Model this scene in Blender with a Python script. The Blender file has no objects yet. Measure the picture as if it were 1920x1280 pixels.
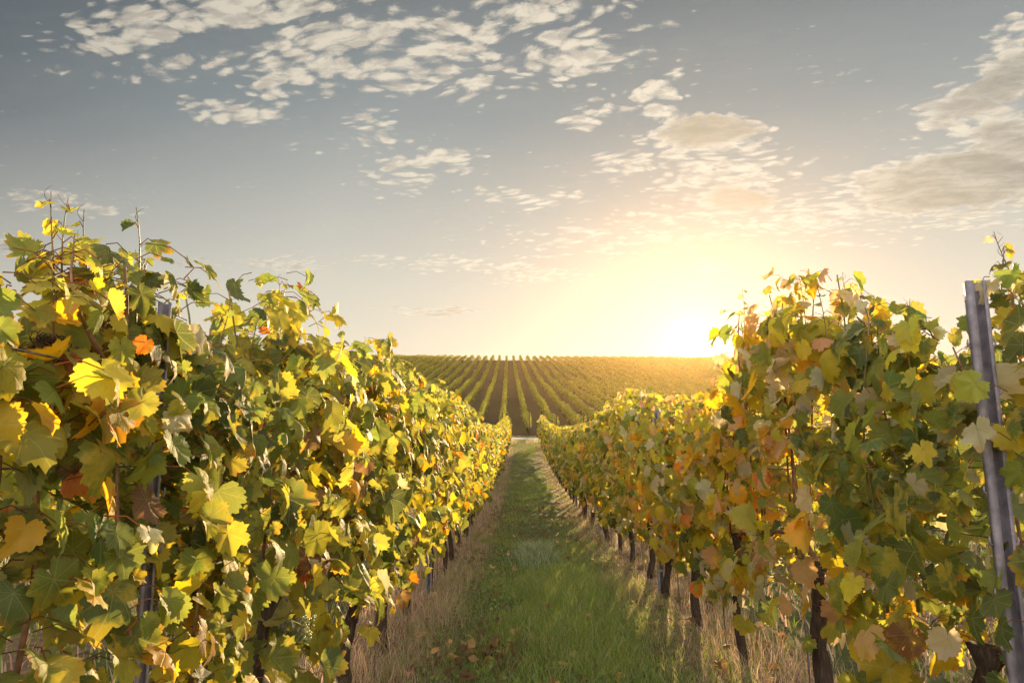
import bpy, math, random
import numpy as np
R = math.radians
rng = np.random.default_rng(11)
random.seed(5)
sc = bpy.context.scene
col = sc.collection

# ------------------------------------------------------------------ camera
CAM_Z = 1.06
PITCH = math.atan(210 / 1350.0)
YAW = 0.68
cd = bpy.data.cameras.new('camera')
cam = bpy.data.objects.new('camera', cd)
col.objects.link(cam)
cam.location = (0, 0, CAM_Z)
cam.rotation_euler = (R(90) + PITCH, 0, R(YAW))
cd.sensor_width = 36
cd.lens = 36 * 1350 / 1920.0
cd.clip_start = 0.05
cd.clip_end = 5000
sc.camera = cam
sc.view_settings.view_transform = 'Standard'
sc.view_settings.look = 'None'
sc.view_settings.exposure = 1.35
sc.view_settings.gamma = 1
sc.render.film_transparent = False
sc.cycles.use_denoising = True
sc.cycles.max_bounces = 8
sc.cycles.transparent_max_bounces = 4
sc.cycles.volume_bounces = 0

def pix_dir(px, py):
    X = (px - 960) / 1350.0; Y = (640 - py) / 1350.0
    f = math.cos(PITCH) - Y * math.sin(PITCH); up = math.sin(PITCH) + Y * math.cos(PITCH)
    a = R(YAW)
    return np.array([X * math.cos(a) - f * math.sin(a), X * math.sin(a) + f * math.cos(a), up])

# ------------------------------------------------------------------ sun
SUN_AZ, SUN_EL = 13.6, 10.0       # degrees right of +Y, above the horizon
def sph(az, el):
    a, e = R(az), R(el)
    return np.array([math.sin(a) * math.cos(e), math.cos(a) * math.cos(e), math.sin(e)])
sl = bpy.data.lights.new('sun', 'SUN')
sl.energy = 5.0
sl.angle = R(0.5)
sl.color = (1.0, 0.70, 0.38)
sun = bpy.data.objects.new('sun', sl)
col.objects.link(sun)
sun.location = (60, 250, 60)
sun.rotation_euler = (R(90 - SUN_EL), 0, R(180 - SUN_AZ))

# ------------------------------------------------------------------ world: sky and clouds
class NT:
    def __init__(s, tree): s.t = tree
    def n(s, kind, **kw):
        nd = s.t.nodes.new(kind)
        for k, v in kw.items(): setattr(nd, k, v)
        return nd
    def put(s, sock, v):
        if hasattr(v, 'is_linked') or isinstance(v, bpy.types.NodeSocket): s.t.links.new(v, sock)
        elif v is not None: sock.default_value = v
    def m(s, op, a, b=None, c=None, clamp=False):
        nd = s.n('ShaderNodeMath', operation=op, use_clamp=clamp)
        s.put(nd.inputs[0], a)
        if b is not None: s.put(nd.inputs[1], b)
        if c is not None: s.put(nd.inputs[2], c)
        return nd.outputs[0]
    def v(s, op, a, b=None):
        nd = s.n('ShaderNodeVectorMath', operation=op)
        s.put(nd.inputs[0], a)
        if b is not None: s.put(nd.inputs[1], b)
        return nd.outputs['Value'] if op in ('LENGTH', 'DOT_PRODUCT', 'DISTANCE') else nd.outputs[0]
    def mr(s, x, a, b, c, d, interp='LINEAR'):
        nd = s.n('ShaderNodeMapRange', interpolation_type=interp)
        for i, q in enumerate((x, a, b, c, d)): s.put(nd.inputs[i], q)
        return nd.outputs[0]
    def mix(s, f, a, b, blend='MIX'):
        nd = s.n('ShaderNodeMix', data_type='RGBA', blend_type=blend)
        s.put(nd.inputs[0], f); s.put(nd.inputs[6], a); s.put(nd.inputs[7], b)
        return nd.outputs[2]
    def ramp(s, x, stops, interp='LINEAR'):
        nd = s.n('ShaderNodeValToRGB'); cr = nd.color_ramp; cr.interpolation = interp
        while len(cr.elements) < len(stops): cr.elements.new(0.5)
        for e, (p, c) in zip(cr.elements, stops): e.position = p; e.color = tuple(c) + ((1,) if len(c) == 3 else ())
        s.put(nd.inputs[0], x); return nd.outputs[0]
    def noise(s, vec, scale, detail=4, rough=0.5, dist=0.0):
        nd = s.n('ShaderNodeTexNoise'); s.put(nd.inputs['Vector'], vec)
        nd.inputs['Scale'].default_value = scale; nd.inputs['Detail'].default_value = detail
        nd.inputs['Roughness'].default_value = rough; nd.inputs['Distortion'].default_value = dist
        return nd.outputs[0]
    def comb(s, x, y, z=0.0):
        nd = s.n('ShaderNodeCombineXYZ')
        for i, q in enumerate((x, y, z)): s.put(nd.inputs[i], q)
        return nd.outputs[0]
    def sep(s, v_):
        nd = s.n('ShaderNodeSeparateXYZ'); s.put(nd.inputs[0], v_); return nd.outputs

w = bpy.data.worlds.new('World'); sc.world = w; w.use_nodes = True
W = NT(w.node_tree); W.t.nodes.clear()
tc = W.n('ShaderNodeTexCoord')
D = W.v('NORMALIZE', tc.outputs['Generated'])
dx, dy, dz = W.sep(D)
elev = W.m('ARCSINE', dz)                               # radians
elt = W.m('DIVIDE', elev, R(90), clamp=True)
E = 2 ** 1.35                                            # the view exposure
def c_(r, g, b):                                        # display sRGB -> scene value
    f = lambda q: (((q / 255 + .055) / 1.055) ** 2.4 if q > 10 else q / 255 / 12.92) / E
    return (f(r), f(g), f(b))
base = W.ramp(elt, [(0.0, c_(240, 226, 200)), (8 / 90, c_(236, 225, 202)), (13 / 90, c_(218, 213, 196)), (19 / 90, c_(190, 190, 180)),
                    (26 / 90, c_(152, 159, 157)), (34 / 90, c_(122, 129, 130)), (50 / 90, c_(114, 120, 128)), (1.0, c_(180, 186, 198))])
VS = sph(SUN_AZ, 8.4)                                   # the bright place in the sky just over the crest
ang = W.m('ARCCOSINE', W.m('MINIMUM', W.v('DOT_PRODUCT', D, tuple(VS)), 0.99999))
angd = W.m('MULTIPLY', ang, 180 / math.pi)
side = W.ramp(W.m('DIVIDE', angd, 90.0, clamp=True), [(0, (.98, .98, .96)), (18 / 90, (1.02, 1.01, 1.0)), (30 / 90, (1, 1, 1)), (42 / 90, (.70, .72, .75)), (53 / 90, (.38, .40, .44)), (1, (.9, .9, .95))])
# the darkening away from the sun belongs to the higher sky only
lowk = W.mr(elt, 8 / 90, 22 / 90, 0.25, 1.0)
side = W.mix(lowk, (1, 1, 1, 1), side)
skyc = W.mix(1.0, base, side, 'MULTIPLY')
g1 = W.m('EXPONENT', W.m('MULTIPLY', W.m('POWER', W.m('DIVIDE', angd, 2.2), 1.5), -1))
g2 = W.m('EXPONENT', W.m('MULTIPLY', W.m('DIVIDE', angd, 11.0), -1))
g0 = W.m('EXPONENT', W.m('MULTIPLY', W.m('POWER', W.m('DIVIDE', angd, 0.9), 2), -1))
gl = W.v('ADD', W.v('MULTIPLY', W.comb(g1, g1, g1), (0.17, 0.145, 0.10)), W.v('MULTIPLY', W.comb(g2, g2, g2), (0.012, 0.010, 0.005)))
gl = W.v('ADD', gl, W.v('MULTIPLY', W.comb(g0, g0, g0), (8, 6.4, 3.6)))
# --- clouds: noise on a flat cloud deck, gathered into banks at their bearings
front = W.m('GREATER_THAN', dy, 0.05)
yy = W.m('MAXIMUM', dy, 0.05)
U = W.m('DIVIDE', dx, yy); V = W.m('DIVIDE', dz, yy)
zz = W.m('MAXIMUM', W.m('ADD', dz, 0.11), 0.05)
deck = W.comb(W.m('DIVIDE', dx, zz), W.m('DIVIDE', dy, zz), 0.0)
rotn = W.n('ShaderNodeVectorRotate', rotation_type='Z_AXIS'); W.put(rotn.inputs['Vector'], deck); rotn.inputs['Angle'].default_value = R(12)
deckr = rotn.outputs[0]
stre = W.v('MULTIPLY', deckr, (0.62, 1.0, 1.0))
warp = W.n('ShaderNodeTexNoise'); W.put(warp.inputs['Vector'], stre); warp.inputs['Scale'].default_value = 5; warp.inputs['Detail'].default_value = 3
wv = W.v('MULTIPLY', W.v('SUBTRACT', warp.outputs['Color'], (0.5, 0.5, 0.5)), (0.12, 0.12, 0.0))
stw = W.v('ADD', stre, wv)
n_big = W.noise(stw, 3.6, 3, 0.55)
n_mid = W.noise(stw, 13.0, 6, 0.66)
vor = W.n('ShaderNodeTexVoronoi', feature='SMOOTH_F1'); W.put(vor.inputs['Vector'], stw); vor.inputs['Scale'].default_value = 36.0; vor.inputs['Smoothness'].default_value = 0.4
puff = W.m('SUBTRACT', 0.62, vor.outputs['Distance'])
def banks(lst):
    out = None
    uvn = W.comb(U, V, 0.0)
    jit = W.v('ADD', uvn, W.v('MULTIPLY', W.v('SUBTRACT', warp.outputs['Color'], (.5, .5, .5)), (0.10, 0.05, 0.0)))
    for (px, py, rx, ry, rot, wt) in lst:
        d = pix_dir(px, py); u, v_ = d[0] / d[1], d[2] / d[1]
        dxx = pix_dir(px + rx, py); dyy = pix_dir(px, py - ry)
        ru = abs(dxx[0] / dxx[1] - u); rv = abs(dyy[2] / dyy[1] - v_)
        q = W.v('SUBTRACT', jit, (u, v_, 0))
        if rot:
            rn = W.n('ShaderNodeVectorRotate', rotation_type='Z_AXIS'); W.put(rn.inputs['Vector'], q); rn.inputs['Angle'].default_value = R(-rot); q = rn.outputs[0]
        q = W.v('MULTIPLY', q, (1 / ru, 1 / rv, 0))
        k = W.mr(W.v('LENGTH', q), 0.25, 1.25, wt, 0.0, 'SMOOTHSTEP')
        out = k if out is None else W.m('MAXIMUM', out, k)
    return out
cover = banks([
    (270, 50, 240, 65, 12, 0.95), (480, 20, 280, 55, 6, 0.95), (180, 140, 90, 26, 0, 0.7), (330, 125, 250, 42, 4, 0.72), (660, 90, 300, 85, 8, 1.0), (560, 150, 130, 30, 8, 0.95),
    (900, 60, 300, 75, 18, 1.0), (1080, 100, 170, 75, 8, 1.0), (460, 205, 170, 42, 4, 0.85), (790, 150, 330, 55, 4, 0.75), (1180, 40, 90, 70, 0, 0.6),
    (790, 320, 140, 55, 10, 0.85), (690, 250, 90, 60, 20, 0.70), (560, 270, 80, 22, 10, 0.5), (1110, 215, 100, 40, 12, 0.85), (1230, 180, 110, 60, 32, 0.9),
    (1310, 255, 170, 60, 2, 1.0), (1360, 330, 210, 60, 4, 0.95), (1200, 300, 120, 50, 10, 0.75), (1380, 380, 140, 36, 0, 0.9), (1250, 430, 420, 70, 5, 0.72), (1560, 400, 300, 60, 8, 0.85),
    (1830, 190, 190, 75, 30, 1.1), (1900, 90, 110, 70, 40, 1.0), (1780, 350, 280, 95, 8, 1.25), (1900, 280, 140, 120, 0, 1.2), (980, 370, 150, 24, 2, 0.7),
    (60, 375, 130, 32, 0, 0.85), (190, 395, 100, 22, 0, 0.8), (40, 465, 110, 30, 0, 0.9), (520, 495, 130, 24, 2, 0.85), (380, 492, 90, 12, 0, 0.7), (700, 485, 80, 20, 0, 0.85),
    (850, 500, 150, 26, 0, 0.85), (1000, 515, 160, 30, -4, 0.9), (830, 578, 140, 9, 0, 0.9), (1330, 500, 110, 12, 0, 0.8), (1620, 460, 180, 16, 4, 0.7), (1310, 535, 60, 8, 0, 0.9)])
shadow = banks([(1325, 245, 120, 34, 2, 1.0), (1385, 378, 85, 26, 0, 0.85), (1800, 345, 230, 75, 8, 1.0), (1860, 165, 150, 45, 30, 0.95), (1900, 270, 110, 50, 0, 0.7),
                (40, 470, 90, 22, 0, 0.5), (840, 578, 90, 8, 0, 0.5), (1010, 512, 80, 12, 0, 0.4), (560, 498, 60, 14, 0, 0.4)])
cover = W.m('MULTIPLY', cover, front)
shadow = W.m('MULTIPLY', shadow, front)
n_fine = W.noise(stw, 60.0, 6, 0.7)
tex = W.m('ADD', W.m('MULTIPLY', puff, 0.68), W.m('ADD', W.m('MULTIPLY', n_mid, 0.85), W.m('ADD', W.m('MULTIPLY', n_big, 0.25), W.m('MULTIPLY', n_fine, 0.62))))
dens0 = W.m('ADD', W.m('MULTIPLY', W.m('SUBTRACT', tex, 1.075), 1.9), W.m('MULTIPLY_ADD', cover, 1.02, -0.33))
dens0 = W.m('ADD', dens0, W.m('MULTIPLY', shadow, .38))
alpha = W.mr(dens0, -0.08, 0.50, 0.0, 1.0, 'SMOOTHSTEP')
thick = W.mr(W.m('ADD', dens0, W.m('MULTIPLY', shadow, 0.55)), 0.35, 0.95, 0.0, 1.0, 'SMOOTHSTEP')
thick = W.m('MULTIPLY', W.m('MULTIPLY', thick, W.mr(shadow, 0.05, 0.75, 0.0, 1.0)), W.mr(W.noise(stw, 9.0, 6, .65), .35, .65, .45, 1.0))
lit = W.ramp(W.m('DIVIDE', angd, 70.0, clamp=True), [(0, c_(255, 250, 232)), (.25, c_(252, 240, 214)), (.5, c_(236, 224, 200)), (.8, c_(206, 196, 178)), (1, c_(188, 180, 168))])
lit = W.mix(W.mr(W.noise(W.v('ADD', stw, (.02, .03, 0)), 30.0, 4, .6), 0.42, 0.62, 0.0, 0.75, 'SMOOTHSTEP'), lit, W.mix(1.0, lit, (.60, .60, .62, 1), 'MULTIPLY'))
dark = W.ramp(W.m('DIVIDE', angd, 70.0, clamp=True), [(0, c_(240, 220, 180)), (.2, c_(196, 182, 152)), (.45, c_(142, 138, 128)), (1, c_(110, 110, 112))])
cloudc = W.mix(thick, lit, dark)
alpha = W.m('MULTIPLY', alpha, W.mr(angd, 3, 16, 0.3, 0.95))
veil = W.mr(W.noise(W.v('MULTIPLY', deckr, (.35, 1.5, 1)), 2.2, 5, .6), .38, .72, 0.0, .09)
skyc = W.mix(veil, skyc, W.mix(1.0, lit, (.92, .92, .94, 1), 'MULTIPLY'))
skyc = W.mix(alpha, skyc, cloudc)
skyc = W.v('ADD', skyc, gl)
# unseen sky overhead and behind the camera, brightened as added fill light
back = W.mr(dy, 0.25, -0.55, 0.0, 1.0, 'SMOOTHSTEP')
skyc = W.mix(back, skyc, (1.2, 1.12, 1.04, 1))
zen = W.mr(elt, 44 / 90, 70 / 90, 0.0, 0.8, 'SMOOTHSTEP')
skyc = W.mix(zen, skyc, (.80, .80, .84, 1))
nish = W.n('ShaderNodeTexSky', sky_type='NISHITA'); nish.sun_disc = False
nish.sun_elevation = R(SUN_EL); nish.sun_rotation = R(SUN_AZ); nish.air_density = 1; nish.dust_density = 0.6
bgA = W.n('ShaderNodeBackground'); W.t.links.new(nish.outputs[0], bgA.inputs[0]); bgA.inputs[1].default_value = 0.05
bgB = W.n('ShaderNodeBackground'); W.t.links.new(skyc, bgB.inputs[0]); bgB.inputs[1].default_value = 1.0
mx = W.n('ShaderNodeMixShader'); mx.inputs[0].default_value = 0.88
W.t.links.new(bgA.outputs[0], mx.inputs[1]); W.t.links.new(bgB.outputs[0], mx.inputs[2])
wo = W.n('ShaderNodeOutputWorld'); W.t.links.new(mx.outputs[0], wo.inputs[0])
w.cycles.sampling_method = 'MANUAL'; w.cycles.sample_map_resolution = 1024

# ------------------------------------------------------------------ terrain
PZ = [-400, -60, 0, 4, 8, 14, 24, 34, 42, 46, 50, 54, 62, 126, 200, 212, 222, 260, 700, 3000]
PH = [6, 0.8, 0, -.07, -.14, -.09, .21, .86, 1.62, 1.95, 2.08, 2.42, 3.1, 12.9, 26.6, 28.4, 28.8, 24, -10, -60]
from bisect import bisect
_z = np.linspace(-400, 3000, 17001); _h = np.interp(_z, PZ, PH)
_k = np.exp(-np.linspace(-2, 2, 21) ** 2); _k /= _k.sum()
_h = np.convolve(np.pad(_h, 10, 'edge'), _k, 'valid')
def G(y, x=0.0):
    y = np.asarray(y, float)
    far = np.clip((y - 50) / 160, 0, 1)
    return np.interp(y, _z, _h) - 0.008 * np.asarray(x) * far
def und(x, y): return 0.02 * np.sin(x * 1.9 + y * .7) * np.sin(y * .9 + 1)

def build(name, V, F, mat=None, parent=None, smooth=False, attrs=None, uv=None, origin=None):
    """V (n,3); F list of int arrays with a fixed number of corners each; linked as ONE object"""
    V = np.asarray(V, float)
    if parent is not None: V = V - np.array(parent['_o'])
    elif origin is not None: V = V - np.array(origin)
    me = bpy.data.meshes.new(name)
    F = [np.asarray(f, np.int32) for f in (F if isinstance(F, list) else [F]) if len(f)]
    loops = np.concatenate([f.ravel() for f in F])
    tot = np.concatenate([np.full(len(f), f.shape[1], np.int32) for f in F])
    st = np.concatenate([[0], np.cumsum(tot)[:-1]]).astype(np.int32)
    me.vertices.add(len(V)); me.vertices.foreach_set('co', V.astype(np.float32).ravel())
    me.loops.add(len(loops)); me.loops.foreach_set('vertex_index', loops)
    me.polygons.add(len(tot)); me.polygons.foreach_set('loop_start', st); me.polygons.foreach_set('loop_total', tot)
    if smooth: me.polygons.foreach_set('use_smooth', np.ones(len(tot), bool))
    if attrs is not None:
        a = me.color_attributes.new('Col', 'FLOAT_COLOR', 'POINT'); a.data.foreach_set('color', np.asarray(attrs, np.float32).ravel())
    if uv is not None:
        l = me.uv_layers.new(name='UVMap'); l.data.foreach_set('uv', np.asarray(uv, np.float32)[loops].ravel())
    me.update(calc_edges=True)
    o = bpy.data.objects.new(name, me); col.objects.link(o)
    if mat: me.materials.append(mat)
    if parent is not None: o.parent = parent
    elif origin is not None: o.location = origin
    return o
def tag(o, label=None, cat=None, group=None, kind=None):
    for k, v in (('label', label), ('category', cat), ('group', group), ('kind', kind)):
        if v: o[k] = v
    return o
def empty(name, loc, label, cat, group=None):
    o = bpy.data.objects.new(name, None); col.objects.link(o); o.location = loc; o['_o'] = tuple(float(q) for q in loc)
    o.empty_display_size = 0.2
    return tag(o, label, cat, group)

def material(name):
    m = bpy.data.materials.new(name); m.use_nodes = True
    N = NT(m.node_tree); N.t.nodes.clear()
    out = N.n('ShaderNodeOutputMaterial')
    return m, N, out
def simple(name, colfn, rough=0.8, metal=0.0, bump=None, spec=0.3):
    m, N, out = material(name)
    tcn = N.n('ShaderNodeTexCoord'); pos = N.n('ShaderNodeNewGeometry').outputs['Position']
    p = N.n('ShaderNodeBsdfPrincipled'); N.put(p.inputs['Base Color'], colfn(N, pos))
    N.put(p.inputs['Roughness'], rough if not callable(rough) else rough(N, pos)); p.inputs['Metallic'].default_value = metal
    p.inputs['Specular IOR Level'].default_value = spec
    if bump:
        b = N.n('ShaderNodeBump'); b.inputs['Strength'].default_value = bump[1]; b.inputs['Distance'].default_value = bump[2]
        N.put(b.inputs['Height'], bump[0](N, pos)); N.t.links.new(b.outputs[0], p.inputs['Normal'])
    N.t.links.new(p.outputs[0], out.inputs[0]); return m

def ground_col(N, p):
    x, y, z = N.sep(p)
    n1 = N.noise(p, 1.7, 6, .65); n2 = N.noise(p, 14, 5, .7); n3 = N.noise(p, .08, 3, .5)
    near = N.ramp(n2, [(.3, (.035, .040, .014)), (.5, (.060, .070, .022)), (.7, (.13, .10, .055))])
    dry = N.ramp(n2, [(.3, (.075, .045, .028)), (.55, (.17, .11, .07)), (.75, (.27, .18, .12))])
    # dry strips under the trellis rows, every two metres, up to the road
    ph = N.m('PINGPONG', N.m('SUBTRACT', x, 0.2), 1.0)
    strip = N.mr(N.m('ADD', ph, N.m('MULTIPLY', N.m('SUBTRACT', n1, .5), .5)), .50, .74, 0, 1, 'SMOOTHSTEP')
    lane = N.mix(strip, near, dry)
    verge = N.ramp(n1, [(.3, (.05, .075, .02)), (.6, (.11, .12, .04)), (.8, (.2, .15, .09))])
    a = N.mix(N.mr(y, 41, 43, 0, 1), lane, verge)
    soil = N.ramp(N.m('ADD', N.m('MULTIPLY', n1, .6), N.m('MULTIPLY', n3, .4)), [(.3, (.026, .021, .011)), (.5, (.042, .036, .018)), (.7, (.055, .058, .020))])
    return N.mix(N.mr(N.m('ADD', y, N.m('MULTIPLY', n1, 1.5)), 51.5, 53, 0, 1), a, soil)
M_ground = simple('ground', ground_col, 0.95, bump=(lambda N, p: N.noise(p, 22, 6, .7), 0.8, 0.03), spec=.1)
M_road = simple('road', lambda N, p: N.ramp(N.noise(p, 1.2, 8, .7), [(.3, (.30, .28, .25)), (.6, (.42, .39, .35)), (.8, (.5, .47, .42))]), .9, bump=(lambda N, p: N.noise(p, 60, 4, .6), .4, .01), spec=.2)

ys = np.unique(np.concatenate([np.linspace(-100, -20, 10), np.linspace(-20, 0, 11), np.linspace(0, 60, 201), np.linspace(60, 240, 91), np.linspace(240, 300, 10)]))
xs = np.unique(np.concatenate([np.linspace(-400, -60, 24), np.linspace(-60, -6, 28), np.linspace(-6, 6, 61), np.linspace(6, 60, 28), np.linspace(60, 400, 24)]))
XX, YY = np.meshgrid(xs, ys)
ZZ = G(YY, np.clip(XX, -300, 300)) + und(XX, YY) * (YY < 44) * (np.abs(XX) < 30)
nx, ny = len(xs), len(ys)
ii = (np.arange(ny - 1)[:, None] * nx + np.arange(nx - 1)[None]).ravel()
g = build('ground', np.stack([XX, YY, ZZ], -1).reshape(-1, 3), np.stack([ii, ii + 1, ii + nx + 1, ii + nx], 1), M_ground, smooth=True)
tag(g, kind='structure')
# road across the foot of the hill: a slab with edges
rx = np.linspace(-260, 260, 131)
cy = 47.4 + 0.012 * rx
rows = []
for off, dz_ in ((-1.55, -.25), (-1.5, .03), (-.75, .05), (0, .06), (.75, .05), (1.5, .03), (1.55, -.25)):
    yy_ = cy + off; rows.append(np.stack([rx, yy_, G(yy_, rx) + dz_ + .02], -1))
Vr = np.concatenate(rows); n_ = len(rx)
ii = (np.arange(6)[:, None] * n_ + np.arange(n_ - 1)[None]).ravel()
tag(build('road', Vr, np.stack([ii, ii + 1, ii + n_ + 1, ii + n_], 1), M_road, smooth=True), kind='structure')

# ------------------------------------------------------------------ leaf and plant materials
def leaf_material(name, trans=0.5, veins=True):
    m, N, out = material(name)
    at = N.n('ShaderNodeAttribute', attribute_name='Col')
    c = at.outputs['Color']; rnd = at.outputs['Alpha']
    geo = N.n('ShaderNodeNewGeometry'); pos = geo.outputs['Position']
    nz = N.noise(pos, 38, 4, .6)
    if veins:
        uvn = N.n('ShaderNodeUVMap').outputs[0]
        u, v_, _ = N.sep(uvn)
        au = N.m('ABSOLUTE', u)
        rad = N.v('LENGTH', uvn)
        vein = None
        for deg, wd in ((0, .016), (47, .014), (98, .012), (142, .010)):
            s_, c2 = math.sin(R(deg)), math.cos(R(deg))
            perp = N.m('ABSOLUTE', N.m('SUBTRACT', N.m('MULTIPLY', au, c2), N.m('MULTIPLY', v_, s_)))
            along = N.m('ADD', N.m('MULTIPLY', au, s_), N.m('MULTIPLY', v_, c2))
            k = N.m('MULTIPLY', N.mr(perp, wd * .5, wd * 1.6, 1, 0), N.m('GREATER_THAN', along, 0.0))
            # side veins leaving the main vein at an angle
            sv = N.m('PINGPONG', N.m('SUBTRACT', along, N.m('MULTIPLY', perp, .8)), 0.075)
            k2 = N.m('MULTIPLY', N.mr(sv, .003, .011, .5, 0), N.mr(perp, .14, .20, 1, 0))
            k2 = N.m('MULTIPLY', k2, N.m('GREATER_THAN', along, 0.05))
            k = N.m('MAXIMUM', k, k2)
            vein = k if vein is None else N.m('MAXIMUM', vein, k)
        turn = N.mr(N.m('ADD', N.noise(pos, 17, 4, .6), N.m('MULTIPLY', rad, .10)), .50, .66, 0, 1, 'SMOOTHSTEP')
        turn = N.m('MULTIPLY', turn, N.mr(N.m('PINGPONG', N.m('MULTIPLY', rnd, 3.7), 1.0), .35, .9, 0, .75))
        c = N.mix(turn, c, (.40, .30, .035, 1))
        # autumn edge: yellow to rust towards the margin of some leaves
        edge = N.mr(N.m('ADD', rad, N.m('MULTIPLY', N.m('SUBTRACT', nz, .5), 1.0)), .62, .98, 0, 1, 'SMOOTHSTEP')
        edge = N.m('MULTIPLY', edge, N.mr(rnd, .45, .9, 0, .85))
        rust = N.mix(N.mr(nz, .45, .65, 0, 1), (.52, .34, .03, 1), (.42, .10, .02, 1))
        c = N.mix(edge, c, rust)
        c = N.mix(N.m('MULTIPLY', vein, .30), c, (.36, .36, .13, 1))
        spots = N.mr(N.noise(pos, 160, 2, .5), .70, .76, 0, .55)
        c = N.mix(N.m('MULTIPLY', spots, N.mr(rnd, .2, .5, 0, 1)), c, (.10, .045, .02, 1))
    c = N.mix(N.mr(nz, .3, .7, .0, .25), c, N.mix(1.0, c, (.55, .62, .5, 1), 'MULTIPLY'))
    under = N.mix(.45, c, (.20, .23, .14, 1))
    cf = N.mix(geo.outputs['Backfacing'], c, under)
    p = N.n('ShaderNodeBsdfPrincipled'); N.put(p.inputs['Base Color'], cf)
    N.put(p.inputs['Roughness'], N.mr(nz, .3, .7, .5, .7)); p.inputs['Specular IOR Level'].default_value = .32
    if veins:
        b = N.n('ShaderNodeBump'); b.inputs['Strength'].default_value = .55; b.inputs['Distance'].default_value = .003
        hh = N.m('ADD', N.m('MULTIPLY', vein, -.7), N.noise(pos, 70, 3, .55)); N.put(b.inputs['Height'], hh)
        N.t.links.new(b.outputs[0], p.inputs['Normal'])
    t = N.n('ShaderNodeBsdfTranslucent')
    hs = N.n('ShaderNodeHueSaturation'); hs.inputs['Saturation'].default_value = 1.04; hs.inputs['Value'].default_value = 2.35; N.put(hs.inputs['Color'], c)
    N.t.links.new(hs.outputs[0], t.inputs[0])
    mxs = N.n('ShaderNodeMixShader'); mxs.inputs[0].default_value = trans
    N.t.links.new(p.outputs[0], mxs.inputs[1]); N.t.links.new(t.outputs[0], mxs.inputs[2])
    N.t.links.new(mxs.outputs[0], out.inputs[0]); return m
M_leaf = leaf_material('vine_leaf', .50, True)
M_leaf_far = leaf_material('vine_leaf_far', .50, False)
M_hill_leaf = leaf_material('hill_vine_leaf', .36, False)
M_grass = leaf_material('grass_blade', .40, False)
M_bark = simple('bark', lambda N, p: N.ramp(N.noise(N.v('MULTIPLY', p, (1, 1, .18)), 90, 6, .7), [(.3, (.022, .014, .010)), (.55, (.065, .043, .030)), (.75, (.13, .09, .065))]), .9,
                bump=(lambda N, p: N.noise(N.v('MULTIPLY', p, (1, 1, .15)), 80, 5, .7), 1.0, .012), spec=.15)
M_cane = simple('cane_bark', lambda N, p: N.ramp(N.noise(p, 30, 4, .6), [(.3, (.10, .045, .022)), (.6, (.20, .10, .045)), (.8, (.30, .17, .08))]), .6, bump=(lambda N, p: N.noise(p, 120, 3, .6), .4, .003))
M_green_shoot = simple('green_shoot', lambda N, p: N.ramp(N.noise(p, 12, 3, .5), [(.35, (.10, .12, .03)), (.65, (.22, .10, .04))]), .5)
M_steel = simple('galvanised_steel', lambda N, p: N.ramp(N.noise(p, 26, 5, .6), [(.3, (.12, .105, .12)), (.5, (.19, .17, .195)), (.62, (.25, .22, .25)), (.72, (.20, .13, .09))]),
                 lambda N, p: N.mr(N.noise(p, 40, 4, .6), .3, .7, .5, .75), metal=.2, bump=(lambda N, p: N.noise(p, 90, 3, .5), .15, .002), spec=.5)
M_wire = simple('wire_steel', lambda N, p: N.ramp(N.noise(p, 50, 3, .5), [(.3, (.16, .12, .10)), (.7, (.34, .32, .32))]), .5, metal=.7)
M_grape = simple('grape_skin', lambda N, p: N.ramp(N.noise(p, 30, 3, .5), [(.3, (.16, .20, .05)), (.7, (.30, .26, .08))]), .35, spec=.5)

# ------------------------------------------------------------------ leaf templates
def leaf_outline(theta, lobed=1.0, teeth=1.0, nt=19):
    """radius of a vine leaf round the stalk joint, theta from the tip"""
    a = np.abs(np.degrees(theta))
    r = np.interp(a, [0, 10, 20, 27, 36, 50, 60, 72, 84, 98, 112, 130, 150, 165, 174, 180],
                     [1.05, .88, .70, .56, .72, .94, .78, .60, .58, .76, .64, .55, .60, .52, .30, .08])
    rr = np.interp(a, [0, 30, 60, 100, 140, 160, 180], [.92, .84, .80, .70, .60, .50, .12])
    r = r * lobed + rr * (1 - lobed)
    tt = np.abs(((a / 180 * nt) % 1) - .5) * 2
    return r * (1 + (.17 * teeth * (tt - .5) + .05 * teeth * np.sin(a * .9)) * (a < 168))
def make_template(N, rings, lobed, teeth, nt=19):
    th = -np.pi + (np.arange(N) + .5) / N * 2 * np.pi
    r = leaf_outline(th, lobed, teeth, nt)
    pts = [np.array([[0, 0]])]
    for f in rings:
        rr = r if f == 1 else (r * .4 + leaf_outline(th, .2, 0) * .6) * f
        pts.append(np.stack([np.sin(th) * rr, np.cos(th) * rr], 1))
    P = np.concatenate(pts)
    i = np.arange(N); j = (i + 1) % N
    keep = i != N - 1
    T = np.stack([np.zeros(N, int), 1 + j, 1 + i], 1)[keep]
    F = [T]
    for k in range(len(rings) - 1):
        a = 1 + k * N; b = a + N
        F.append(np.stack([a + i, a + j, b + j, b + i], 1)[keep][:, ::1])
    return P, F
T_NEAR = [make_template(64, (.45, .8, 1), L, 1.0, nt) for L, nt in ((.72, 17), (.5, 20), (.3, 22), (.15, 19))]
T_MID = [make_template(18, (.6, 1), L, .7, 8) for L in (.75, .35)]
T_FAR = [make_template(8, (1,), .6, 0)]
def nrm(a): return a / np.maximum(np.linalg.norm(a, axis=-1, keepdims=True), 1e-9)
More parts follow.
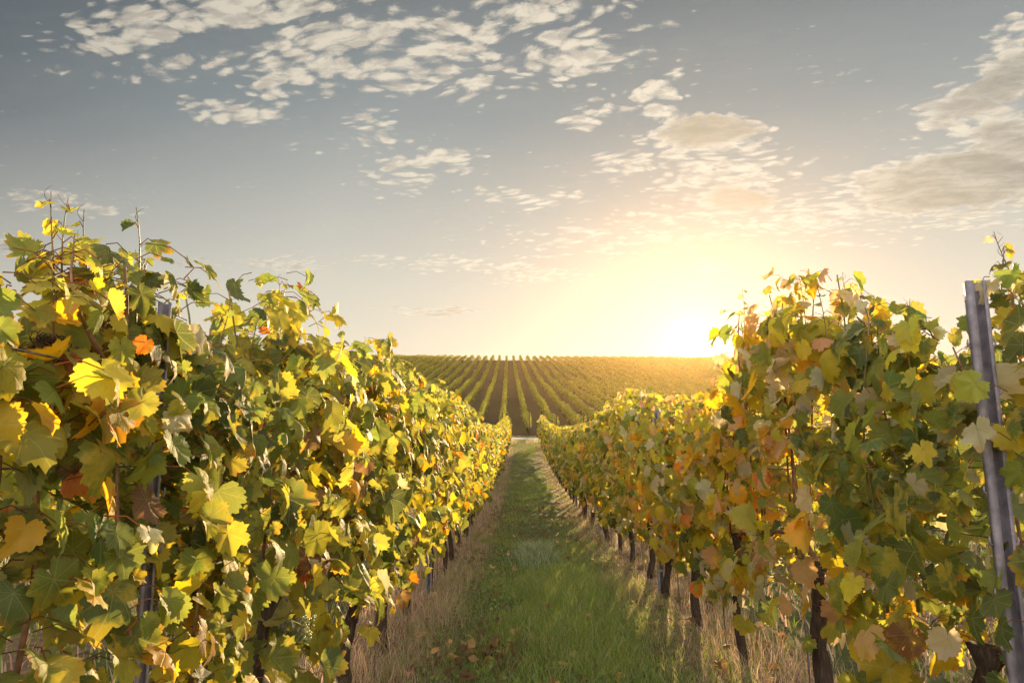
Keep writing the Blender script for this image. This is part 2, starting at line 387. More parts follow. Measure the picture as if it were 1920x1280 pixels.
def leaves(pos, nor, tip, size, colr, tmpl, petiole=None, curl=1.0):
    """pos nor tip (n,3); size (n); colr (n,4) -> V, F, attrs, uv"""
    n = len(pos)
    which = rng.integers(0, len(tmpl), n)
    VV, FF, CC, UU = [], {3: [], 4: []}, [], []; base_ = 0
    for w_ in range(len(tmpl)):
        s = which == w_
        k = int(s.sum())
        if not k: continue
        P, F = tmpl[w_]
        nn = nrm(nor[s]); y = tip[s] - (tip[s] * nn).sum(1, keepdims=True) * nn; y = nrm(y); x = np.cross(y, nn)
        X = np.repeat(P[None, :, 0], k, 0); Y = np.repeat(P[None, :, 1], k, 0)
        X = X * rng.uniform(.88, 1.12, (k, 1)); 
        r2 = X * X + Y * Y; th = np.arctan2(X, Y)
        cup = rng.normal(-.16, .30, (k, 1)) * curl; fold = rng.normal(.14, .30, (k, 1)) * curl; droop = rng.uniform(-.10, .55, (k, 1)) * curl
        ruf = rng.uniform(.03, .15, (k, 1)) * curl; ph = rng.uniform(0, 6.28, (k, 1)); kf = rng.integers(3, 7, (k, 1))
        Z = .035 * curl * np.sin(X * 9 + ph) * np.sin(Y * 8 + 2 * ph) + cup * r2 + fold * np.abs(X) - droop * np.maximum(Y, 0) ** 2 + ruf * np.sin(kf * th + ph) * r2
        tw = rng.normal(0, .28, (k, 1)) * curl * Y
        X2 = X * np.cos(tw) - Z * np.sin(tw); Z2 = X * np.sin(tw) + Z * np.cos(tw)
        loc = X2[..., None] * x[:, None] + Y[..., None] * y[:, None] + Z2[..., None] * nn[:, None]
        Vw = loc * size[s][:, None, None] + pos[s][:, None]
        m_ = len(P)
        VV.append(Vw.reshape(-1, 3)); UU.append(np.tile(P, (k, 1))); CC.append(np.repeat(colr[s], m_, 0))
        off = base_ + np.arange(k)[:, None, None] * m_
        for f in F: FF[f.shape[1]].append((f[None] + off).reshape(-1, f.shape[1]))
        base_ += k * m_
    if petiole is not None:                                  # stalk from the leaf joint back to the shoot
        a = pos; b = petiole
        mid = (a + b) / 2 + np.array([0, 0, .012])
        ax = nrm(b - a); s1 = nrm(np.cross(ax, np.array([0.3, .2, 1.0]))); s2 = np.cross(ax, s1)
        ring = []
        for c0, rr in ((a, .0011), (mid, .0012), (b, .0016)):
            for q in range(3):
                an = q * 2.094
                ring.append(c0 + (s1 * math.cos(an) + s2 * math.sin(an)) * rr)
        Vp = np.stack(ring, 1); VV.append(Vp.reshape(-1, 3)); UU.append(np.zeros((n * 9, 2)))
        CC.append(np.tile([[.20, .09, .035, 0]], (n * 9, 1)))
        off = base_ + np.arange(n)[:, None, None] * 9
        q = np.array([[i + 3 * l, (i + 1) % 3 + 3 * l, (i + 1) % 3 + 3 * l + 3, i + 3 * l + 3] for l in range(2) for i in range(3)])
        FF[4].append((q[None] + off).reshape(-1, 4))
    return np.concatenate(VV), [np.concatenate(f) for f in FF.values() if f], np.concatenate(CC), np.concatenate(UU)

def tube(P, r, n=8, jit=0.0, cap=True):
    P = np.asarray(P, float); r = np.broadcast_to(np.asarray(r, float), (len(P),))
    T = nrm(np.gradient(P, axis=0)); up = np.array([0.13, 0.97, 0.2])
    A = nrm(np.cross(T, up)); B = np.cross(T, A)
    an = np.arange(n) / n * 2 * np.pi
    rr = r[:, None] * (1 + (rng.normal(0, jit, (len(P), n)) if jit else 0))
    V = P[:, None] + rr[..., None] * (A[:, None] * np.cos(an)[None, :, None] + B[:, None] * np.sin(an)[None, :, None])
    i = np.arange(n); j = (i + 1) % n
    F = np.concatenate([np.stack([k * n + i, k * n + j, (k + 1) * n + j, (k + 1) * n + i], 1) for k in range(len(P) - 1)])
    V = V.reshape(-1, 3); Fs = [F]
    if cap:
        V = np.concatenate([V, P[:1], P[-1:]]); c0 = len(V) - 2; l = (len(P) - 1) * n
        Fs.append(np.concatenate([np.stack([np.full(n, c0), j, i], 1), np.stack([np.full(n, c0 + 1), l + i, l + j], 1)]))
    return V, Fs
def join(parts):
    Vs, F3, b = [], {}, 0
    for V, F in parts:
        Vs.append(V)
        for f in F: F3.setdefault(f.shape[1], []).append(f + b)
        b += len(V)
    return np.concatenate(Vs), [np.concatenate(f) for f in F3.values()]

# ------------------------------------------------------------------ colours of the leaves
PAL = {'dgreen': (.078, .098, .024), 'green': (.145, .165, .028), 'ygreen': (.25, .235, .032), 'yellow': (.42, .33, .025), 'gold': (.50, .26, .020), 'orange': (.48, .14, .018), 'red': (.30, .045, .02), 'pale': (.38, .33, .20), 'brown': (.14, .075, .035), 'rosy': (.44, .26, .12)}
def pick(n, weights):
    names = list(weights); p = np.array([weights[k] for k in names], float); p /= p.sum()
    idx = rng.choice(len(names), n, p=p)
    c = np.array([PAL[k] for k in names])[idx] * rng.uniform(.72, 1.25, (n, 1)) * rng.uniform(.92, 1.08, (n, 3))
    return np.concatenate([c, rng.uniform(0, 1, (n, 1))], 1)
LEFT = dict(dgreen=2.0, green=4.2, ygreen=3.2, yellow=1.1, gold=.32, orange=.12, red=.05, brown=.18, pale=.25)
LEFT_FAR = dict(dgreen=1.5, green=3.6, ygreen=3.2, yellow=1.9, gold=.8, orange=.35, red=.08, brown=.2)
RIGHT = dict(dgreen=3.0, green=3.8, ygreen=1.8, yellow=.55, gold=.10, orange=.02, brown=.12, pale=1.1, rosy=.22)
RIGHT_FAR = dict(dgreen=1.4, green=2.8, ygreen=2.8, yellow=1.6, gold=.9, orange=.15, pale=1.0, rosy=.4)  # more yellow, gold and rosy, colouring in the orange sun flare

# ------------------------------------------------------------------ trellis rows beside the lane
def px_of(row_x, px):                                       # distance at which a row stands at a bearing
    return row_x / ((px - 976) / 1350.0)
def top_h(row_x, px, py):
    z = px_of(row_x, px); return z, CAM_Z + (850 - py) / 1350.0 * z - float(G(z))
XL, XR = -0.80, 1.20
topL = [top_h(-.8, px, py) for px, py in ((-60, 500), (0, 500), (45, 480), (90, 445), (190, 455), (270, 485), (325, 520), (350, 690), (388, 700), (425, 560), (500, 505), (548, 560), (572, 690), (620, 650), (650, 628), (690, 655), (740, 690), (800, 722), (860, 752))] + [(12, 1.72), (60, 1.72)]
topR = [(1.2, 1.45)] + [top_h(1.2, px, py) for px, py in ((1900, 520), (1860, 600), (1820, 640), (1780, 630), (1740, 590), (1690, 562), (1640, 575), (1600, 580), (1580, 505), (1530, 500), (1490, 525), (1450, 545), (1415, 590), (1392, 690), (1370, 735), (1330, 745), (1280, 745), (1230, 742), (1190, 728), (1150, 752))] + [(12, 1.70), (60, 1.72)]
topR.sort(); topL.sort()
def TOP(side_, z):
    a = topL if side_ == 'L' else topR
    return np.interp(z, [q[0] for q in a], [q[1] for q in a])
ORD = 'first second third fourth fifth sixth seventh eighth ninth tenth eleventh twelfth thirteenth fourteenth fifteenth sixteenth seventeenth eighteenth nineteenth twentieth'.split()
TENS = {2: 'twenty', 3: 'thirty', 4: 'forty', 5: 'fifty', 6: 'sixty', 7: 'seventy'}
TENTH = {3: 'thirtieth', 4: 'fortieth', 5: 'fiftieth', 6: 'sixtieth', 7: 'seventieth'}
def ordinal(n):
    if n <= 20: return ORD[n - 1]
    return TENTH[n // 10] if n % 10 == 0 else TENS[n // 10] + '-' + ORD[n % 10 - 1]

def lumps(z, h, seed):
    return (np.sin(z * 5.1 + h * 3.3 + seed) + np.sin(z * 2.3 - h * 6.1 + seed * 2.1) + np.sin(z * 9.7 + h * 8.9 + seed * .7)) / 3

def canopy(z0, z1, xr, side_, dens, face, half, bot=.48, weights=None, size=(.055, .085)):
    """leaf positions of one vine: face is the direction (+1/-1) of the lane side"""
    n = int((z1 - z0) * dens * (2.1 if side_ == 'L' and z0 < 1.2 else 1))
    z = rng.uniform(z0 - .06, z1 + .06, n)
    tp = TOP(side_, z) if side_ in 'LR' else 1.62 + .12 * np.sin(z * 2.1 + xr) + .06 * np.sin(z * 5.7)
    bt = bot + .09 * np.sin(z * 3.1 + xr * 4) + .07 * np.sin(z * 7.7 + 1)
    h = bt + (tp - bt) * np.where(((z < 2.9) & (side_ == 'L')) | ((z < 4.4) & (side_ == 'R')), rng.beta(1.3, .85, n), rng.beta(1.2, .92, n))
    t = (h - bt) / np.maximum(tp - bt, .1)
    wdt = half * np.clip(1.15 - .55 * t ** 2.2, .3, 1) * np.clip(.55 + t * 4, .5, 1) * (1 + .28 * lumps(z, h, xr))
    lat = np.clip(rng.normal(0, .62, n), -1.15, 1.15)
    sgn = np.sign(lat)
    near_face = (side_ == 'L') & (z < 1.10) & (xr + lat * wdt > -.72)
    keep = (np.abs(lat) > .32) | (rng.random(n) < .5)
    keep &= (lumps(z * 1.7, h * 1.6, xr + 3) > -.62) | (rng.random(n) < .3)
    keep &= ~near_face
    keep &= (t < .85) | (rng.random(n) < .6)
    z, h, lat, sgn, t, wdt = [q[keep] for q in (z, h, lat, sgn, t, wdt)]
    n = len(z)
    pos = np.stack([xr + lat * wdt, z, G(z) + h], 1)
    edge = np.clip(np.abs(lat) / .7, .15, 1)
    nor = np.stack([sgn * edge * 1.0, rng.normal(-.12, .42, n), rng.normal(.38 if side_ in 'Ll' else .20, .38, n) + .5 * (t > .85)], 1) + rng.normal(0, .25, (n, 3))
    tip = np.stack([sgn * .35 + rng.normal(0, .35, n), rng.normal(0, .6, n), -np.abs(rng.normal(.85, .3, n))], 1)
    sz = (size[0] + (size[1] - size[0]) * rng.random(n) ** 1.3 + .012 * (rng.random(n) < .12)) * np.clip(1.12 - .35 * (t > .88), .7, 1.2)
    sz *= np.where(z < 1.9, .72, 1.0); small = rng.random(n) < .3; sz[small] *= rng.uniform(.4, .8, small.sum())
    pet = pos - np.stack([sgn * rng.uniform(.035, .07, n), rng.normal(0, .02, n), rng.uniform(-.03, .03, n)], 1)
    c = spread(weights, pos)
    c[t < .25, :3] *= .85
    return pos, nor, tip, sz, c, pet

def shoot_path(x, z, h0, h1, lean=(0, 0), wob=.03, n=12):
    t = np.linspace(0, 1, n); a, b = rng.uniform(0, 6, 2)
    P = np.stack([x + lean[0] * t ** 1.5 + wob * np.sin(t * 5 + a) * t, z + lean[1] * t ** 1.5 + wob * np.sin(t * 6 + b) * t, G(z) + h0 + (h1 - h0) * t], 1)
    return P
def shoot_leaves(P, t0, weights, s0=.07, s1=.025, step=.06):
    """alternate leaves along a free shoot, smaller towards its tip"""
    L = np.concatenate([[0], np.cumsum(np.linalg.norm(np.diff(P, axis=0), axis=1))])
    q = np.arange(L[-1] * t0, L[-1] - .01, step)
    base_ = np.stack([np.interp(q, L, P[:, k]) for k in range(3)], 1); n = len(q)
    if n == 0: return None
    f = (q - q[0]) / max(L[-1] - q[0], .01)
    an = np.arange(n) * 2.6 + rng.uniform(0, 6); d = np.stack([np.cos(an), np.sin(an) * .8, rng.uniform(-.1, .5, n)], 1)
    sz = (s0 * (1 - f) + s1 * f) * rng.uniform(.75, 1.15, n)
    pos = base_ + d * (sz * .9)[:, None]
    nor = np.stack([np.cos(an) * .3, np.full(n, -.45) + rng.normal(0, .4, n), rng.uniform(.2, 1.0, n)], 1)
    tip = d * np.array([1, 1, .2]) + np.stack([np.zeros(n), np.zeros(n), rng.uniform(-.6, .2, n)], 1)
    return pos, nor, tip, sz, pick(n, weights), base_

def cat(sets): return [np.concatenate(q) for q in zip(*sets)]
# free shoots standing over the trellis: row side, pixel bearing and height of the tip, height where it leaves the hedge
TALL = {'L': [(112, 335, 500), (118, 345, 500), (150, 380, 500), (232, 400, 500), (285, 470, 560), (305, 480, 560), (60, 480, 560), (190, 455, 540), (400, 545, 640), (510, 515, 600), (525, 520, 600), (455, 560, 620), (650, 603, 660), (700, 630, 670), (780, 680, 730)],
        'R': [(1397, 540, 700), (1412, 565, 700), (1505, 515, 600), (1555, 507, 600), (1575, 520, 600), (1642, 528, 600), (1718, 560, 620), (1890, 455, 560), (1912, 420, 560), (1180, 715, 760), (1270, 728, 770)]}

LABEL_L = ['yellowing grapevine of broad ragged leaves', 'tall grapevine with green and gold leaves', 'grapevine with orange and red tinged leaves', 'leafy yellow green grapevine', 'sunlit golden leaved grapevine']
LABEL_R = ['grapevine with pale green drooping leaves', 'shaded grey green grapevine', 'grapevine with amber backlit leaves', 'leafy dull green grapevine', 'grapevine with rosy brown tinted leaves']
RIGHT_MID = dict(dgreen=.7, green=1.8, ygreen=2.6, yellow=2.0, gold=1.3, orange=.12, brown=.10, pale=2.2, rosy=1.1)  # pale, rosy and gold weights raised to colour in the low sun's orange glare
ORDER = ['dgreen', 'green', 'pale', 'ygreen', 'yellow', 'gold', 'rosy', 'orange', 'red', 'brown']
def spread(weights, pos):
    n = len(pos); names = [k for k in ORDER if k in weights]; p = np.array([weights[k] for k in names], float); p /= p.sum()
    sc_ = lumps(pos[:, 1] * .8 + pos[:, 0], pos[:, 2] * .8, 4.2) * .55 + lumps(pos[:, 1] * 2.6, pos[:, 2] * 2.1, 1.2) * .3 + rng.normal(0, .42, n)
    rk = np.argsort(np.argsort(sc_)) / n
    idx = np.minimum(np.searchsorted(np.cumsum(p), rk), len(names) - 1)
    c = np.array([PAL[k] for k in names])[idx] * rng.uniform(.70, 1.25, (n, 1)) * rng.uniform(.92, 1.08, (n, 3))
    return np.concatenate([c, rng.uniform(0, 1, (n, 1))], 1)
def vine(k, z, z0, z1, xr, side_, total_label, lod, dens, half, face, weights, group, bot=.48, size=(.055, .085)):
    gx = xr + rng.normal(0, .015)
    root = empty('grapevine', (gx, z, float(G(z)) - .03), total_label, 'grapevine', group)
    hh = .62 + rng.uniform(-.05, .08)
    n = 12 if lod == 0 else 7
    t = np.linspace(0, 1, n)
    lean = rng.normal(0, .022, 2)
    P = np.stack([gx + lean[0] * t + .015 * np.sin(t * 7 + k), z + lean[1] * t + .02 * np.sin(t * 5 + k * 2), G(z) - .03 + t * (hh + .03)], 1)
    r0 = rng.uniform(.020, .030) * (1.35 if lod == 0 and side_ == 'R' and z < 2.3 else 1)
    V, F = tube(P, r0 * (1.25 - .45 * t + .5 * (t > .93)) * (1 + .12 * np.sin(t * 19 + k)), 12 if lod == 0 else 6, .14)
    build('trunk', V, F, M_bark, root, smooth=True)
    if lod <= 1:
        d = 1 if k % 2 else -1; t = np.linspace(0, 1, 9)
        Q = np.stack([P[-1, 0] + .02 * np.sin(t * 6), P[-1, 1] + d * .5 * t, P[-1, 2] - .02 + .10 * np.sin(t * 2.4)], 1)
        V, F = tube(Q, .011 * (1.15 - .5 * t), 7, .08); build('cane', V, F, M_cane, root, smooth=True)
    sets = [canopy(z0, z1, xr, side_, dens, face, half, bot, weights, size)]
    if lod == 0:
        for _ in range(6):
            zz_ = rng.uniform(z0, z1); tp = float(TOP(side_, zz_))
            Q = shoot_path(xr + rng.normal(0, .05), zz_, hh, tp - .05, (rng.normal(0, .08), rng.normal(0, .12)), .035, 14)
            V, F = tube(Q, np.linspace(.0058, .0025, 14), 6); build('cane', V, F, M_cane if _ % 3 else M_green_shoot, root, smooth=True)
    if side_ in 'LR' and lod <= 1:
        for (px, ptop, pbot) in TALL[side_]:
            zz_ = px_of(xr, px)
            if not (z0 <= zz_ < z1): continue
            s = zz_ / 1350.0
            h1 = CAM_Z + (850 - ptop) * s - float(G(zz_)); h0 = CAM_Z + (850 - pbot) * s - float(G(zz_)) - .25
            Q = shoot_path(xr + rng.uniform(-.05, .05), zz_, h0, h1, (rng.normal(0, .03), rng.normal(0, .04)), .02, 14)
            V, F = tube(Q, np.linspace(.0034, .0009, 14), 5); build('shoot', V, F, M_green_shoot, root, smooth=True)
            L_ = shoot_leaves(Q, .25, weights, .066, .014, .034 if lod == 0 else .06)
            if L_ is not None: sets.append(L_)
            if lod == 0:                                    # curling tendrils near the tip
                for q in (8, 10, 12):
                    tt = np.linspace(0, 1, 14); a = rng.uniform(0, 6)
                    rr = .03 * tt * (1 - .5 * tt)
                    T = np.stack([Q[q, 0] + rr * np.cos(a + tt * 3), Q[q, 1] + rr * np.sin(a + tt * 3), Q[q, 2] + .035 * tt], 1)
                    V, F = tube(T, np.linspace(.0008, .0003, 14), 4); build('tendril', V, F, M_green_shoot, root, smooth=True)
    pos, nor, tip, sz, c, pet = cat(sets)
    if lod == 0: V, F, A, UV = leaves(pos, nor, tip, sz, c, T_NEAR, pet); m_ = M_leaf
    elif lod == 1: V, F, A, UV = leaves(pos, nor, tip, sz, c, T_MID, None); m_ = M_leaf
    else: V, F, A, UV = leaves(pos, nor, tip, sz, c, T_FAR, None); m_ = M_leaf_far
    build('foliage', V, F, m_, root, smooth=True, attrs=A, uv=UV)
    return root

def vine_row(side_, xr, zs, label_fn, dens, half_fn, weights_near, weights_far, group, lod_shift=0, bot=.48):
    mids = [(a + b) / 2 for a, b in zip(zs[:-1], zs[1:])]
    z_start = 0.95 if side_ == 'L' else 1.35
    edges = [min(z_start, zs[0] - .3) if side_ in 'LR' else zs[0] - .5] + mids + [zs[-1] + .5]
    for k, z in enumerate(zs):
        lod = (0 if z < 5.0 else 1 if z < 17 else 2) + lod_shift
        lod = min(lod, 2)
        d = dens * (1.0 if z < 5 else .9 if z < 10 else .75 if z < 17 else .6 if z < 26 else .45)
        grow = 1.0 if z < 10 else 1.08 if z < 17 else 1.22 if z < 26 else 1.4
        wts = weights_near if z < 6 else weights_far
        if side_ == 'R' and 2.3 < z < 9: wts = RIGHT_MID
        vine(k, z, edges[k], edges[k + 1], xr, side_, label_fn(k), lod, d, half_fn(z), 1, wts, group, bot, (.052 * grow, .082 * grow))
zL = [1.30, 2.35, 3.38] + [4.45 + 1.02 * i for i in range(36)]
zR = [1.98, 2.98, 4.12] + [5.10 + 1.02 * i for i in range(36)]
def labL(k): return f"{LABEL_L[k % 5]}, {ordinal(k + 1)} from the camera along the left row"
def labR(k): return f"{LABEL_R[k % 5]}, {ordinal(k + 1)} from the steel post along the right row"
vine_row('L', XL, zL, labL, 780, lambda z: .17 if z < 1.9 else .22, LEFT, LEFT_FAR, 'grapevines in the row left of the grass lane', bot=.40)
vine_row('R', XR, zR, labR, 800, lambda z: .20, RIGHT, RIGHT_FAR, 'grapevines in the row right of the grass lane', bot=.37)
# neighbouring rows seen under and over the first ones
z2 = [1.6 + 1.05 * i for i in range(20)]
vine_row('l', XL - 2, z2, lambda k: f"green grapevine behind the left row, {ordinal(k + 1)} from the camera in its own row", 330, lambda z: .24, LEFT, LEFT_FAR, 'grapevines of the second row on the left', 1)
z3 = [2.4 + 1.05 * i for i in range(20)]
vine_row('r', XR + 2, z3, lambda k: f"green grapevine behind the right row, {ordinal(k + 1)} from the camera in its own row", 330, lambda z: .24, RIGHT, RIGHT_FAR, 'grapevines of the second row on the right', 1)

# the thick reddish cane climbing through the nearest left vine
def at(px, py, dist):
    d = pix_dir(px, py); return np.array([0, 0, CAM_Z]) + d / d[1] * dist
near_vine = [o for o in bpy.data.objects if o.name == 'grapevine'][0]
Q = np.array([at(315, 900, 1.62), at(300, 850, 1.55), at(262, 790, 1.42), at(228, 730, 1.32), at(180, 650, 1.22), at(150, 590, 1.18), at(132, 520, 1.18), at(140, 440, 1.2)])
tt = np.linspace(0, 7, 40); Q = np.stack([np.interp(tt, range(8), Q[:, k]) for k in range(3)], 1); Q[1:-1] = (Q[:-2] + Q[1:-1] * 2 + Q[2:]) / 4
V, F = tube(Q, np.linspace(.0085, .0012, 40) * (1 + .12 * np.sin(np.arange(40) * 1.1)), 9, .04)
build('cane', V, F, M_cane, near_vine, smooth=True)

# ------------------------------------------------------------------ posts
def section(pts, th):
    """thin open steel section: offset polyline -> closed loop"""
    P = np.array(pts); n = len(P); T = nrm(np.gradient(P, axis=0)); out_ = []
    for s in (1, -1):
        o = []
        for i in range(n):
            a = nrm((P[i] - P[i - 1])[None])[0] if i else nrm((P[1] - P[0])[None])[0]
            b = nrm((P[i + 1] - P[i])[None])[0] if i < n - 1 else a
            na, nb = np.array([-a[1], a[0]]), np.array([-b[1], b[0]])
            m = na + nb; m = m / (m @ m) * 2
            o.append(P[i] + s * m * th / 2)
        out_.append(o)
    return np.array(out_[0] + out_[1][::-1])
def steel_post(x, z, height, label, group, tilt=(0, 0), big=False, scale=1.0, rot=0.0):
    gz = float(G(z)) - .05
    root = empty('trellis_post', (x, z, gz), label, 'post', group)
    C = section([(-.009, 0), (-.029, 0), (-.029, .012), (-.022, .018), (-.022, .036), (.022, .036), (.022, .018), (.027, .012), (.027, 0), (.017, 0)], .0022) * scale
    c, s = math.cos(rot), math.sin(rot); C = C @ np.array([[c, s], [-s, c]])
    n = len(C); h = np.linspace(0, height + .05, 16)
    V = np.concatenate([np.stack([x + C[:, 0] + tilt[0] * q, z + C[:, 1] + tilt[1] * q, np.full(n, gz + q)], 1) for q in h])
    i = np.arange(n); j = (i + 1) % n
    F = [np.concatenate([np.stack([k * n + i, k * n + j, (k + 1) * n + j, (k + 1) * n + i], 1) for k in range(len(h) - 1)])]
    m = n // 2; top = (len(h) - 1) * n
    F[0] = np.concatenate([F[0], [[top + k, top + k + 1, top + n - 2 - k, top + n - 1 - k] for k in range(m - 1)]])
    build('profile', V, F, M_steel, root)
    if big:
        for q in np.arange(.28, height - .08, .11):
            for sd in (-1, 1):
                ex = (-.031 if sd < 0 else .029) * scale
                K = np.array([[ex * c, -0], [0, 0]])
                bx = x + ex * c + tilt[0] * q; by = z + .006 + ex * s + tilt[1] * q; bz = gz + q
                Pp = [(bx, by, bz), (bx + sd * .006, by, bz + .002), (bx + sd * .008, by - .001, bz + .010), (bx + sd * .007, by - .001, bz + .018)]
                V, F2 = tube(Pp, [.0030, .0028, .0024, .0016], 6); build('hook', V, F2, M_steel, root, smooth=True)
    return root
steel_post(1.075, 1.64, 1.485, 'tall galvanised steel trellis post with wire hooks, nearest at the right edge', 'steel posts of the right row', (-.012, .0), True, .74, R(-8))
steel_post(-.73, 1.475, 1.40, 'steel trellis post half hidden in the leaves of the nearest left vines', 'steel posts of the left row', (-.012, 0), True, .44, R(20))
for i in range(1, 9):
    z = 1.6 + 4.7 * i
    steel_post(XL + .02, z, 1.55, f'weathered steel post under the left row, {ordinal(i + 1)} from the camera', 'steel posts of the left row', (rng.normal(0, .01), 0), False, 1.0, R(10))
    steel_post(XR - .02, z, 1.55, f'weathered steel post under the right row, {ordinal(i + 1)} from the camera', 'steel posts of the right row', (rng.normal(0, .01), 0), False, 1.0, R(-10))

# thin planting rods beside some trunks
k = 0
for side_, xr, lst in (('left', XL, (2.45, 3.95, 5.05, 6.8, 8.9)), ('right', XR, (2.55, 3.28, 4.6, 5.9, 7.6))):
    for i, z in enumerate(lst):
        P = [(xr + .04, z, float(G(z)) - .03), (xr + .03, z + .01, float(G(z)) + .5), (xr + .02, z + .01, float(G(z)) + 1.0)]
        V, F = tube(P, .0038, 6)
        o = build('support_rod', V - np.array(P[0]), F, M_wire, smooth=True); o.location = P[0]
        tag(o, f'thin rusty rod standing in the {side_} row, {ordinal(i + 1)} from the camera', 'rod', 'thin rods between the vine trunks')

# trellis wires
for side_, xr in (('left', XL), ('right', XR)):
    for nm, hgt, off in (('lowest', .60, .0), ('second lowest', .88, .03), ('third lowest', 1.06, -.03), ('topmost', 1.24, .03)):
        zz_ = np.linspace(.2, 41.5, 60)
        P = np.stack([np.full(60, xr + off) + .004 * np.sin(zz_ * 2), zz_, G(zz_) + hgt - .012 * np.abs(np.sin((zz_ - 1.6) / 4.7 * np.pi))], 1)
        V, F = tube(P, .0021, 5)
        o = build('trellis_wire', V - P[0], F, M_wire, smooth=True); o.location = P[0]
        tag(o, f'{nm} steel wire strung through the row {side_} of the grass lane', 'wire', f'trellis wires of the {side_} row')
# tangled dry tendrils wound round the upper left wire
T = []
base_p = at(95, 640, 1.18)
for _ in range(26):
    a = rng.uniform(0, 6); t = np.linspace(0, 1, 18); r_ = rng.uniform(.004, .012)
    L0 = rng.uniform(-.05, .04)
    P = np.stack([base_p[0] + r_ * np.cos(a + t * 14), base_p[1] + L0 + .045 * t, base_p[2] + r_ * np.sin(a + t * 14) * (1 + .5 * np.sin(a))], 1)
    T.append(tube(P, .0009, 4))
V, F = join(T); o = build('dry_tendril_knot', V - base_p, F, M_bark, smooth=True); o.location = base_p
tag(o, 'dark dried tendril knot wound on the wire at the left edge', 'tendril knot')

# grape clusters tucked under some near vines, as parts of their vines
def icosph():
    t = np.linspace(0, np.pi, 6); V = [(0, 0, 1)]; n = 8
    for a in t[1:-1]:
        for q in range(n): V.append((math.sin(a) * math.cos(q * 2 * math.pi / n), math.sin(a) * math.sin(q * 2 * math.pi / n), math.cos(a)))
    V.append((0, 0, -1)); F4, F3 = [], []
    for q in range(n): F3.append((0, 1 + q, 1 + (q + 1) % n)); F3.append((len(V) - 1, 1 + 3 * n + (q + 1) % n, 1 + 3 * n + q))
    for l in range(3):
        for q in range(n): F4.append((1 + l * n + q, 1 + (l + 1) * n + q, 1 + (l + 1) * n + (q + 1) % n, 1 + l * n + (q + 1) % n))
    return np.array(V), [np.array(F4), np.array(F3)]
BV, BF = icosph()
vines = [o for o in bpy.data.objects if o.name.startswith('grapevine')]
for i, (px, py, dd) in enumerate([(578, 1150, 2.2), (640, 1080, 2.75), (1590, 1010, 2.5), (1465, 1040, 3.1)]):
    c = at(px, py, dd); v_ = min(vines, key=lambda o: (o.location[0] - c[0]) ** 2 + (o.location[1] - c[1]) ** 2)
    parts = []
    for q in range(46):
        f = rng.random(); rr = .024 * (1 - .65 * f) * math.sqrt(rng.random()); a = rng.uniform(0, 6.28)
        parts.append((BV * rng.uniform(.0042, .0062) + c + np.array([rr * math.cos(a), rr * math.sin(a), -.085 * f]), BF))
    V, F = join(parts); build('grape_cluster', V, F, M_grape, v_, smooth=True)

# ------------------------------------------------------------------ grass
def blades(x, y, h, wd, colr, bend=.5, seg=3, zoff=0):
    n = len(x); a = rng.uniform(0, 6.283, n); b = rng.uniform(0, 6.283, n); bd = rng.uniform(.1, 1, n) * bend * h
    z0 = G(y, x) + und(x, y) * (y < 44) - .01 + zoff
    VV = []
    for k in range(seg):
        t = k / seg; w_ = wd * (1 - .6 * t)
        cx = x + np.cos(b) * bd * t * t; cy_ = y + np.sin(b) * bd * t * t; cz = z0 + h * t * (1 - .18 * t)
        for s in (-1, 1): VV.append(np.stack([cx + s * np.cos(a) * w_, cy_ + s * np.sin(a) * w_, cz], 1))
    VV.append(np.stack([x + np.cos(b) * bd, y + np.sin(b) * bd, z0 + h * .82], 1))
    m_ = len(VV); V = np.stack(VV, 1).reshape(-1, 3)
    q = np.array([[2 * k, 2 * k + 1, 2 * k + 3, 2 * k + 2] for k in range(seg - 1)]).reshape(-1, 4); t3 = np.array([[2 * seg - 2, 2 * seg - 1, 2 * seg]])
    off = np.arange(n)[:, None, None] * m_
    F = [(q[None] + off).reshape(-1, 4), (t3[None] + off).reshape(-1, 3)]
    if seg == 1: F = F[1:]
    return V, [f for f in F if len(f)], np.repeat(colr, m_, 0)
GP = np.array([(.10, .145, .022), (.16, .215, .03), (.24, .27, .045), (.27, .25, .09), (.34, .26, .14)])
DP = np.array([(.38, .25, .18), (.48, .32, .24), (.30, .19, .14), (.52, .40, .29), (.16, .14, .06)])
def gcol(n, pal, p):
    c = pal[rng.choice(len(pal), n, p=p)] * rng.uniform(.75, 1.25, (n, 1)); return np.concatenate([c, np.zeros((n, 1))], 1)
def patch(x, y): return (np.sin(x * 3.1 + y * .9) * np.sin(y * 1.3 - x * 1.7) + .6 * np.sin(x * 7.3 + 2) * np.sin(y * 4.1) + .4 * np.sin(y * .37))
def zone(z0, z1, x0, x1, dens):
    n = int((z1 - z0) * (x1 - x0) * dens); return rng.uniform(x0, x1, n), rng.uniform(z0, z1, n)
def lane_tall(x, y): return np.exp(-(((x - .35) / .42) ** 2 + ((y - 6.0) / 1.9) ** 2))
V_, F_, C_ = [], [], []
parts = []
